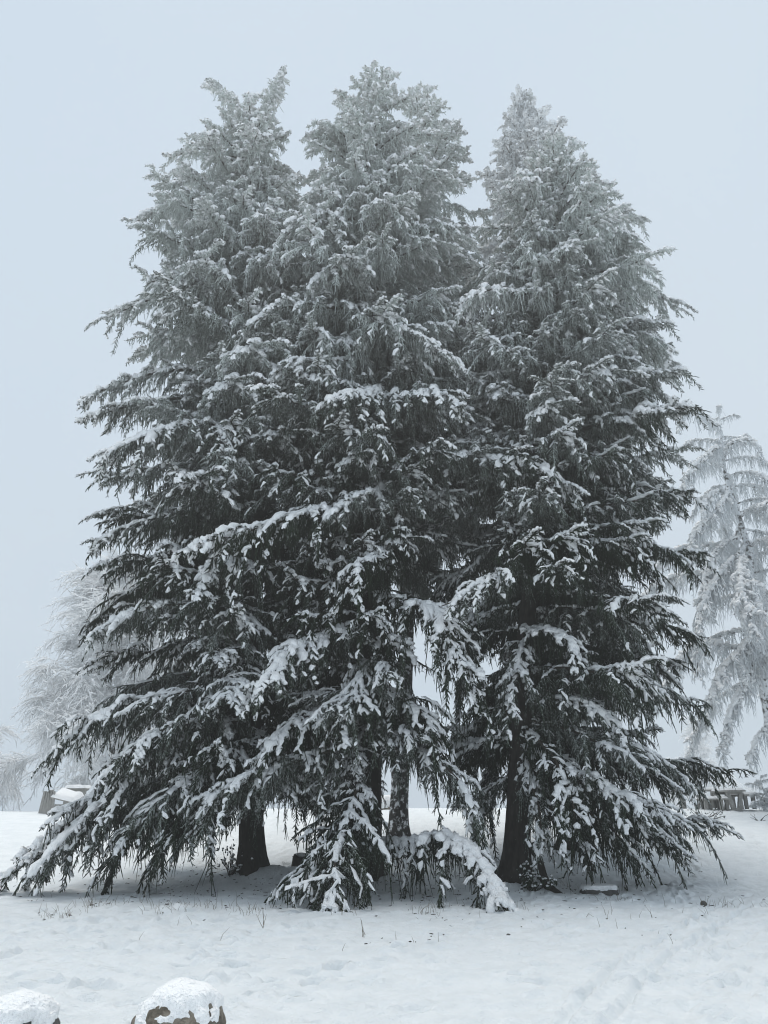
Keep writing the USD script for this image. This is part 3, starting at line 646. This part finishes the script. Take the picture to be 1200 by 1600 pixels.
def frosted_conifer(name, label, base, top, r0, rows, kinds, seed, cat='tree', flare=0.5):
    base = np.array(base); base[2] = gz(base[0], base[1]) - 0.1
    T = thing(name, label, cat, base)
    (v, f), P = trunk_mesh(np.zeros(3), top - base, r0, seed, flare=flare)
    obj('trunk', (v, f), 'rimed_bark', T, smooth=True)
    SPRUCES[name] = (T, base, lambda z: np.array([np.interp(z, P[:, 2], P[:, 0]), np.interp(z, P[:, 2], P[:, 1]), z])); TB[name] = (base, top)
    r = np.random.default_rng(seed)
    H = (top - base)[2]
    for i in range(rows[0]):
        z = rows[1] + (H - rows[1] - 0.1) * (i + r.uniform(-0.3, 0.3)) / rows[0]
        z = min(max(z, 0.3), H - 0.1)
        L = np.interp(z / H, rows[2], rows[3]) * r.uniform(0.58, 1.2)
        o = np.array([np.interp(z, P[:, 2], P[:, 0]), np.interp(z, P[:, 2], P[:, 1]), z])
        place_kind(T, o, i * 2.39996 + r.normal(0, 0.3), L, 'weep' if L > 2.3 else 'asc', r.normal(0, 13), None, r, kinds=kinds)
    return T
frosted_conifer('rimed_larch', 'white frosted conifer with long weeping boughs at the right edge', at(1228, 1262, 31.0), at(1122, 634, 31.5), 0.34, (50, 5.0, [0, 0.3, 0.55, 0.75, 0.9, 1.0], [4.6, 5.4, 4.6, 3.2, 1.6, 0.8]), WEEP, 77)
frosted_conifer('small_spruce', 'little frosted spruce beside the picnic table at the right edge', at(1196, 1264, 32.0), at(1192, 1208, 32.0), 0.05, (22, 0.15, [0, 0.5, 1.0], [0.9, 0.7, 0.3]), WEEP[3:], 78)

for y0, pts in ((850, [(1140, 880, 30.2), (1095, 960, 29.6), (1090, 1060, 29.4)]), (1000, [(1168, 1060, 30.0), (1142, 1110, 29.6), (1131, 1192, 29.4)]),
        (760, [(1130, 785, 30.4), (1085, 840, 30.0), (1066, 905, 29.8)]), (700, [(1118, 702, 30.6), (1078, 738, 30.4), (1060, 800, 30.2)]),
        (950, [(1170, 1000, 29.8), (1125, 1055, 29.3), (1104, 1118, 29.1)]), (672, [(1110, 655, 30.8), (1080, 640, 30.6), (1060, 672, 30.5)]),
        (1120, [(1200, 1130, 30.4), (1182, 1155, 30.2), (1170, 1195, 30.0)]), (720, [(1150, 690, 30.2), (1175, 690, 29.8), (1190, 720, 29.6)])):
    hero('rimed_larch', y0, pts, 0.95, 0.10, 0.9, 1.5, 1.35, 0.15, 0.12, needle='rimed_needles', wood='rimed_bark')

def make_limb(C, seed, n2=26, fan=0.45, fine=0.75, twig=0.029):
    """A bare limb of a broadleaved tree: arching axis, side branches and fine twigs, all thick with rime."""
    r = np.random.default_rng(seed)
    L = np.linalg.norm(np.diff(C, axis=0), axis=1).sum()
    tt = np.linspace(0, 1, len(C))
    stem = path_tube(C, (0.02 + 0.011 * L) * (1 - tt) ** 0.8 + 0.012, 6)
    t2 = np.sort(r.uniform(0.12, 1.0, n2))
    p2, T = curve_eval(C, t2)
    def side_dirs(T, n, spread):
        S = unit(np.cross(T, r.normal(0, 1, (n, 3))))
        return unit(T + S * r.uniform(0.4, spread, (n, 1)) + [0, 0, 0.05])
    d2 = side_dirs(T, n2, 1.0)
    l2 = fan * L * (1 - 0.62 * t2) * r.uniform(0.6, 1.1, n2)
    K = 6; s = np.linspace(0, 1, K)
    P2 = p2[:, None] + d2[:, None] * (l2[:, None] * s)[..., None]
    P2[..., 2] -= (l2 * r.uniform(0.12, 0.45, n2))[:, None] * s ** 2
    P2 += np.cumsum(r.normal(0, 0.018, P2.shape), 1) * l2[:, None, None]
    out = [tubes(P2, (0.012 + 0.007 * l2)[:, None] * np.linspace(1.2, 0.5, K)[None] + 0.006, 4)]
    def along(P, n):
        o = r.integers(0, len(P), n); q = r.uniform(0.15, 1, n) * (K - 1); i0 = np.minimum(q.astype(int), K - 2); f = (q - i0)[:, None]
        return P[o, i0] * (1 - f) + P[o, i0 + 1] * f, unit(P[o, i0 + 1] - P[o, i0])
    for n, lo, hi, rad in ((int(n2 * 9 * fine), 0.5, 1.3, twig), (int(n2 * 46 * fine), 0.22, 0.6, twig * 0.85)):
        p, t = along(P2, n)
        d = side_dirs(t, n, 1.0); l = r.uniform(lo, hi, n)
        P3 = p[:, None] + d[:, None] * (l[:, None] * s)[..., None]
        P3[..., 2] -= (l * r.uniform(0.1, 0.5, n))[:, None] * s ** 2
        out.append(tubes(P3[:, ::2] if lo < 0.3 else P3, rad * r.uniform(0.7, 1.2, (n, 1)) * (np.array([1, 0.9, 0.6]) if lo < 0.3 else np.linspace(1.1, 0.6, K))[None], 3))
        if lo >= 0.3: P2 = np.concatenate([P2, P3, P3])
    return stem, join(out)
LIMBS = []
for k in range(5):
    L = (7.0, 5.5, 6.2, 4.2, 3.0)[k]
    p = f'/World/limb_kind_{k:02d}'
    stage.CreateClassPrim(p)
    st, tw = make_limb(axis(L, (0.95, 0.8, 0.55, 0.9, 1.1)[k], (-0.45, -0.6, -0.6, -0.5, -0.3)[k], 0, (0.1, -0.1, 0.08, 0, 0.05)[k]), 400 + k, n2=(26, 22, 24, 18, 14)[k])
    usdkit.mesh(stage, p + '/stem', st, M['rimed_twigs'], True)
    usdkit.mesh(stage, p + '/twigs', tw, M['rimed_twigs'], True)
    tag(stage.GetPrimAtPath(p + '/twigs'), kind='stuff')
    stats['tri'] += len(st[1]) + len(tw[1])
    LIMBS.append((L, 'limb', 0.5, p))
def frosted_broadleaf(name, label, px, py, D, toppx, toppy, n, seed, scale=1.0, z0=0.12, r0=0.3):
    base = at(px, py, D); base[2] = gz(base[0], base[1]) - 0.1
    top = at(toppx, toppy, D)
    H = top[2] - base[2]
    T = thing(name, label, 'tree', base)
    (v, f), P = trunk_mesh(np.zeros(3), (top - base) * 0.86, r0, seed)
    obj('trunk', (v, f), 'snowy_bark', T, smooth=True)
    r = np.random.default_rng(seed)
    for i in range(n):
        q = i / (n - 1); z = H * (z0 + (0.80 - z0) * q)
        L = H * (0.44 - 0.27 * q) * r.uniform(0.8, 1.1) * scale
        o = np.array([np.interp(z, P[:, 2], P[:, 0]), np.interp(z, P[:, 2], P[:, 1]), z])
        place_kind(T, o, i * 2.39996 + r.normal(0, 0.25), L, 'limb', r.normal(-12 + 40 * q, 7), None, r, kinds=LIMBS, name='limb')
    return T
frosted_broadleaf('frosted_tree', 'broad white rimed leafless tree behind the left spruce', 172, 1258, 41.0, 174, 858, 50, 91, scale=0.9)
frosted_broadleaf('frosted_tree', 'white rimed tree cut off by the left edge of the picture', -52, 1256, 42.0, -56, 1100, 18, 92, scale=1.15, r0=0.2)
frosted_broadleaf('frosted_tree', 'faint ghostly tree far off in the fog under the weeping boughs', 1085, 1240, 116.0, 1085, 1118, 18, 93, r0=0.3)

# ------------------------------------------------------------------ stones
def rock(name, label, c, size, seed, mt='stone', cap=0.06, cut=0.1, cat='rock', square=0.0, rough=0.38):
    m = trimesh.creation.icosphere(4, 1.0)
    u = np.array(m.vertices)
    if square: u = np.sign(u) * np.abs(u) ** (1 - square); u /= np.maximum(np.abs(u).max(1, keepdims=True), 1e-6) ** square
    n = meshkit.fbm(u * 1.6 + seed, 4, seed) - 0.5
    n2 = meshkit.fbm(u * 5 + seed, 3, seed + 9) - 0.5
    v = u * (1 + rough * n + 0.10 * n2)[:, None] * np.array(size)
    loc = np.array([c[0], c[1], gz(c[0], c[1])])
    T = thing(name, label, cat, loc)
    obj('stone', (v, np.array(m.faces)), mt, T, smooth=40)
    e = meshkit.fbm(u * 3.1 + 5 + seed, 4, seed + 3) - 0.5
    mask = smoothstep(cut - 0.12, cut + 0.14, u[:, 2] + 1.05 * e)
    w = v + np.array([0, 0, 1.0]) * (cap * (0.55 + 0.9 * mask) * mask)[:, None] + u * (cap * 0.35 * mask - 0.025 * (1 - mask))[:, None]
    w += (0.02 * (meshkit.fbm(u * 9 + seed, 3, seed + 5) - 0.5) * mask)[:, None] * u
    obj('snow_cap', (w, np.array(m.faces)), 'bough_snow', T, smooth=True)
    return T
rock('boulder', 'rounded brown boulder with a thick snow cap at the bottom edge', at(281, 1585, 6.75), (0.36, 0.34, 0.335), 5, cap=0.03, cut=0.40, rough=0.34)
rock('boulder', 'boulder almost buried in snow at the bottom left corner', at(30, 1590, 6.7), (0.30, 0.30, 0.23), 12, 'dark_stone', cap=0.045, cut=0.50)
rock('stone_slab', 'low flat dark stone under a lid of snow to the right of the trunk with the curved root', at(936, 1398, 17.3), (0.37, 0.24, 0.14), 21, 'dark_stone', cap=0.025, cut=0.55, cat='stone', square=0.35, rough=0.25)
rock('rock', 'round dark rock half hidden behind the right trunk', at(771, 1352, 20.2), (0.22, 0.2, 0.30), 31, 'dark_stone', cap=0.03, cut=0.5)
rock('rock', 'snow topped rock on the crest seen through the gap between the middle trunks', at(604, 1264, 33.5), (0.62, 0.4, 0.34), 35, 'stone', cap=0.12, cut=0.2)
rock('stone', 'tiny dark stone alone on the snow at the right end of the shade', at(1100, 1416, 15.6), (0.06, 0.05, 0.06), 44, 'dark_stone', cap=0.005, cut=0.9)
rock('stone', 'small dark clod in the snow right of the two twigs', at(795, 1470, 12.1), (0.035, 0.03, 0.03), 45, 'dark_stone', cap=0.003, cut=0.9)

# stump between the trunks
c = at(468, 1352, 20.6); c[2] = gz(c[0], c[1])
T = thing('tree_stump', 'low dark hollow stump under snow between the left and middle trunks', 'stump', c)
a = np.linspace(0, 2 * math.pi, 25)[:-1]
rr = 0.19 * (1 + 0.18 * np.sin(3 * a + 1) + 0.1 * np.sin(7 * a))
rings = [(1.25, -0.25), (1.1, 0.05), (1.0, 0.16), (0.95, 0.26), (0.75, 0.28), (0.66, 0.12), (0.0, 0.06)]
V = np.concatenate([np.stack([rr * k * np.cos(a), rr * k * np.sin(a), np.full(24, z) + (0.05 * np.sin(2 * a + 0.5) if 0.2 < z < 0.29 else 0)], -1) for k, z in rings])
F = [[i * 24 + j, i * 24 + (j + 1) % 24, (i + 1) * 24 + (j + 1) % 24, (i + 1) * 24 + j] for i in range(len(rings) - 1) for j in range(24)]
obj('stump_wood', (V, np.array(F)), 'spruce_bark', T, smooth=40)
m = trimesh.creation.icosphere(3, 1.0); u = np.array(m.vertices)
obj('snow_cap', (u * [0.17, 0.12, 0.06] * (1 + 0.4 * (meshkit.noise(u * 2.5, 4) - 0.5))[:, None] + [0.02, 0.10, 0.29], np.array(m.faces)), 'bough_snow', T, smooth=True)

# ------------------------------------------------------------------ timber furniture on the crest
def slab_snow(T, x0, x1, y0, y1, z, h, seed, tilt=None):
    n = 14
    gx_, gy_ = np.meshgrid(np.linspace(x0, x1, n), np.linspace(y0, y1, n))
    ex = np.minimum(np.abs(np.linspace(-1, 1, n)), 1); e = np.maximum(ex[None, :], ex[:, None])
    top = h * np.sqrt(np.clip(1 - e ** 6, 0, 1)) * (0.8 + 0.5 * meshkit.noise(np.stack([gx_ * 4, gy_ * 4, 0 * gx_], -1), seed))
    q = lambda zz: np.stack([gx_, gy_, zz + (0 if tilt is None else tilt(gx_, gy_))], -1).reshape(-1, 3)
    i = np.arange(n * n).reshape(n, n); f = np.stack([i[:-1, :-1], i[:-1, 1:], i[1:, 1:], i[1:, :-1]], -1).reshape(-1, 4)
    V = np.vstack([q(z + top + 0.003), q(np.full_like(top, z + 0.003))])
    obj('snow_cover', (V, np.vstack([f, f[:, ::-1] + n * n])), 'bough_snow', T, smooth=50)
def picnic_table(label, px, D, L, group=None, rz=0):
    b = at(px, 1264, D); b[2] = gz(b[0], b[1])
    T = thing('picnic_table', label, 'table', b, rz)
    for k in range(4): obj('plank', box(-0.36 + k * 0.182, -0.36 + k * 0.182 + 0.174, 0, L, 0.70, 0.76), 'weathered_wood', T)
    for y in (0.22, L - 0.34):
        for s in (-1, 1):
            v, f = box(-0.075, 0.075, y, y + 0.14, -0.1, 0.62)
            v = v.copy(); v[:, 0] += s * (0.09 + 0.16 * np.clip(v[:, 2], 0, 1) / 0.62)
            obj('leg', (v, f), 'weathered_wood', T)
        obj('crossbeam', box(-0.33, 0.33, y + 0.02, y + 0.12, 0.62, 0.699), 'weathered_wood', T)
        obj('foot', box(-0.20, 0.20, y - 0.012, y + 0.152, -0.1, 0.09), 'weathered_wood', T)
    slab_snow(T, -0.355, 0.36, 0.01, L - 0.01, 0.76, 0.09, 3)
    return T
def bench(label, px, D, L, w=0.42, rz=0):
    b = at(px, 1264, D); b[2] = gz(b[0], b[1])
    T = thing('picnic_bench', label, 'bench', b, rz)
    for k in range(2): obj('plank', box(-w / 2 + k * w / 2, -w / 2 + k * w / 2 + w / 2 - 0.01, 0, L, 0.39, 0.45), 'weathered_wood', T)
    for y in (0.2, L - 0.34):
        for s in (-1, 1): obj('leg', box(s * w * 0.26 - 0.06, s * w * 0.26 + 0.06, y, y + 0.14, -0.1, 0.389), 'weathered_wood', T)
    slab_snow(T, -w / 2 + 0.005, w / 2 - 0.01, 0.01, L - 0.01, 0.45, 0.09, 8)
picnic_table('heavy timber picnic table seen end on at the right, snow on its top', 1156, 32.0, 1.8)
bench('timber bench to the right of the end on picnic table', 1178, 32.2, 1.7, 0.6)
bench('timber bench between the two picnic tables on the crest', 1137, 32.2, 1.7)
picnic_table('timber picnic table half hidden behind the lowest right spruce bough', 1129, 34.0, 1.8, rz=62)
bench('short timber bench left of the hidden picnic table, nearest the spruce bough', 1113, 32.6, 1.5, 0.5)

b = at(72, 1262, 32.0); b[2] = gz(b[0], b[1])
T = thing('timber_trough', 'grey timber trough with plank end and slanted snow covered lid on the left crest', 'trough', b, 0)
for k in range(5):
    x0 = -0.30 + 0.125 * k
    v, f = box(x0, x0 + 0.117, 0, 0.06, -0.15, 0.86 - 0.02 * (k % 2)); v = v.copy(); v[:, 0] += 0.14 * np.clip(v[:, 2], 0, 1) * (1 - k / 2.5) * 0.8
    obj('plank', (v, f), 'weathered_wood', T)
obj('post', box(-0.02, 0.14, 0.063, 0.2, -0.15, 0.90), 'weathered_wood', T)
for k in range(4):
    obj('plank', box(0.30, 1.05, 0.05, 0.11, 0.02 + 0.12 * k - 0.12, 0.02 + 0.12 * k - 0.01), 'weathered_wood', T)
lid = lambda x, y: -0.22 * (x - 0.3) - 0.30 * (0.9 - y)
v, f = box(0.14, 1.10, -0.04, 0.9, 0.84, 0.89); v = v.copy(); v[:, 2] += lid(v[:, 0], v[:, 1])
obj('lid', (v, f), 'weathered_wood', T)
slab_snow(T, 0.13, 1.11, -0.06, 0.91, 0.89, 0.14, 5, lid)
b = at(113, 1262, 33.6); b[2] = gz(b[0], b[1])
T = thing('timber_box', 'grey timber box with a flat snow lid, right of the slanted trough', 'box', b)
for k in range(5): obj('plank', box(-0.42 + 0.17 * k, -0.42 + 0.17 * k + 0.162, 0, 0.05, -0.1, 0.86), 'weathered_wood', T)
for s in (-0.42, 0.38): obj('side_panel', box(s, s + 0.042, 0.053, 0.75, -0.1, 0.855), 'weathered_wood', T)
obj('lid', box(-0.47, 0.47, -0.05, 0.8, 0.862, 0.91), 'weathered_wood', T)
slab_snow(T, -0.465, 0.465, -0.045, 0.795, 0.91, 0.13, 6)

# ------------------------------------------------------------------ low plants, litter
def twig_bush(name, label, c, n, h, spread, seed, leaf=0, snowy=0.5, wood='twig_wood'):
    c = np.array([c[0], c[1], gz(c[0], c[1])])
    T = thing(name, label, 'shrub', c)
    r = np.random.default_rng(seed); s = np.linspace(0, 1, 6); allP = []
    for k in range(n):
        d = unit(np.array([r.normal(0, spread), r.normal(0, spread), 1.0])); l = h * r.uniform(0.5, 1.1)
        P = d * (l * s)[:, None] + np.cumsum(r.normal(0, 0.03 * l, (6, 3)), 0) * s[:, None] + r.normal(0, 0.05, 3) * [1, 1, 0] - [0, 0, 0.03]
        allP.append(P)
        obj('stem', path_tube(P, np.linspace(0.012, 0.005, 6) if h > 0.4 else np.linspace(0.0045, 0.002, 6), 5), wood, T)
    if leaf:
        q = np.array([allP[i][j] for i, j in zip(r.integers(0, n, leaf), r.integers(2, 6, leaf))]) + r.normal(0, 0.05, (leaf, 3))
        d = unit(r.normal(0, 1, (leaf, 3)) - [0, 0, 0.3]); l = r.uniform(0.05, 0.11, leaf)
        tag(stage.GetPrimAtPath(str(obj('leaves', tubes(q[:, None] + d[:, None] * (l[:, None] * np.array([0, 0.5, 1]))[..., None], np.tile([[0.008, 0.024, 0.004]], (leaf, 1)), 3), 'spruce_needles', T).GetPath())), kind='stuff')
        k = r.random(leaf) < snowy
        q = q[k] + [0, 0, 0.02]; d = d[k] * [1, 1, 0.3]; l = l[k]
        obj('snow', tubes(q[:, None] + d[:, None] * (l[:, None] * np.array([0, 0.4, 0.9]))[..., None], np.tile([[0.012, 0.03, 0.008]], (len(q), 1)), 6, flat=0.5), 'bough_snow', T, smooth=True, kind='stuff')
    return T
twig_bush('low_shrub', 'small leafy shrub speckled with snow at the foot of the right trunk', at(830, 1396, 17.3), 16, 0.55, 0.55, 3, 190, 0.45)
twig_bush('low_shrub', 'bare twigs flecked with snow at the left foot of the left trunk', at(360, 1372, 19.3), 14, 0.6, 0.6, 4, 60, 0.8)
twig_bush('dry_weed', 'three bare stalks of a weed standing in the snow in front of the left trunk', at(411, 1452, 12.9), 4, 0.34, 0.35, 8, wood='dry_stalk')
twig_bush('dry_weed', 'forked dry stalk in the snow below the hanging middle bough', at(568, 1470, 12.1), 3, 0.26, 0.3, 9, wood='dry_stalk')
twig_bush('dry_weed', 'thin bent twig lying on the crest in front of the right bench', at(1184, 1273, 29.0), 6, 0.45, 1.6, 10, wood='twig_wood')
twig_bush('brush_pile', 'low heap of snowed in cut branches left of the picnic tables', at(1096, 1270, 29.5), 16, 0.9, 1.8, 12, 60, 0.9)

r = np.random.default_rng(5)
n = 520
def scatter(n, f):
    out = []
    while len(out) < n:
        x, y = r.uniform(-9, 10), r.uniform(10.5, 25)
        if r.random() < f(x, y): out.append((x, y))
    return np.array(out)
clump = lambda x, y: float(smoothstep(0.55, 0.85, meshkit.noise(np.array([[x * 1.3, y * 1.3, 3.3]]), 8)[0]))
edge = lambda x, y: clump(x, y) * (0.75 * math.exp(-((y - 14.6 - 0.25 * max(x - 2, 0)) / 1.3) ** 2) + 0.035 + 0.5 * math.exp(-((x - 5.2) / 1.8) ** 2 - ((y - 17.6) / 1.8) ** 2))
P = scatter(n, edge)
z = ground_z(P[:, 0], P[:, 1])
h = r.uniform(0.04, 0.17, n) * np.where(r.random(n) < 0.06, 1.8, 1.0); le = r.normal(0, 0.5, (n, 2))
k = np.array([0, 0.5, 1.0])
B = np.stack([P[:, :1] + h[:, None] * le[:, :1] * k ** 2, P[:, 1:] + h[:, None] * le[:, 1:] * k ** 2, z[:, None] - 0.02 + (h[:, None] + 0.02) * k], -1)
g = obj('dry_grass', tubes(B, np.tile([[0.0038, 0.003, 0.001]], (n, 1)), 3), 'dry_stalk', kind='stuff')
tag(g, 'sparse dry grass poking through the snow along the edge of the shade', 'grass')
under = lambda x, y: max(math.exp(-((x - b[0]) ** 2 + (y - b[1] + 0.8) ** 2) / 7.0) for b, t in (TB['left'], TB['centre'], TB['right']))
P = scatter(1100, lambda x, y: clump(x, y) * (0.35 * math.exp(-((y - 14) / 3.0) ** 2) + 0.06) + 0.5 * under(x, y))
z = ground_z(P[:, 0], P[:, 1]) + 0.004
a = r.uniform(0, 6.28, 1100); l = r.uniform(0.02, 0.10, 1100)
D3 = np.stack([np.cos(a), np.sin(a), 0 * a], -1) * l[:, None]
Q = np.stack([P[:, 0], P[:, 1], z], -1)
g = obj('twig_litter', tubes(Q[:, None] + D3[:, None] * np.array([-0.5, 0, 0.5])[None, :, None], np.tile([[0.004, 0.009, 0.003]], (1100, 1)), 4), 'twig_wood', kind='stuff')
tag(g, 'scattered twigs and bark scraps lying on the snow', 'litter')
print('triangles', stats['tri'], len(KINDS))
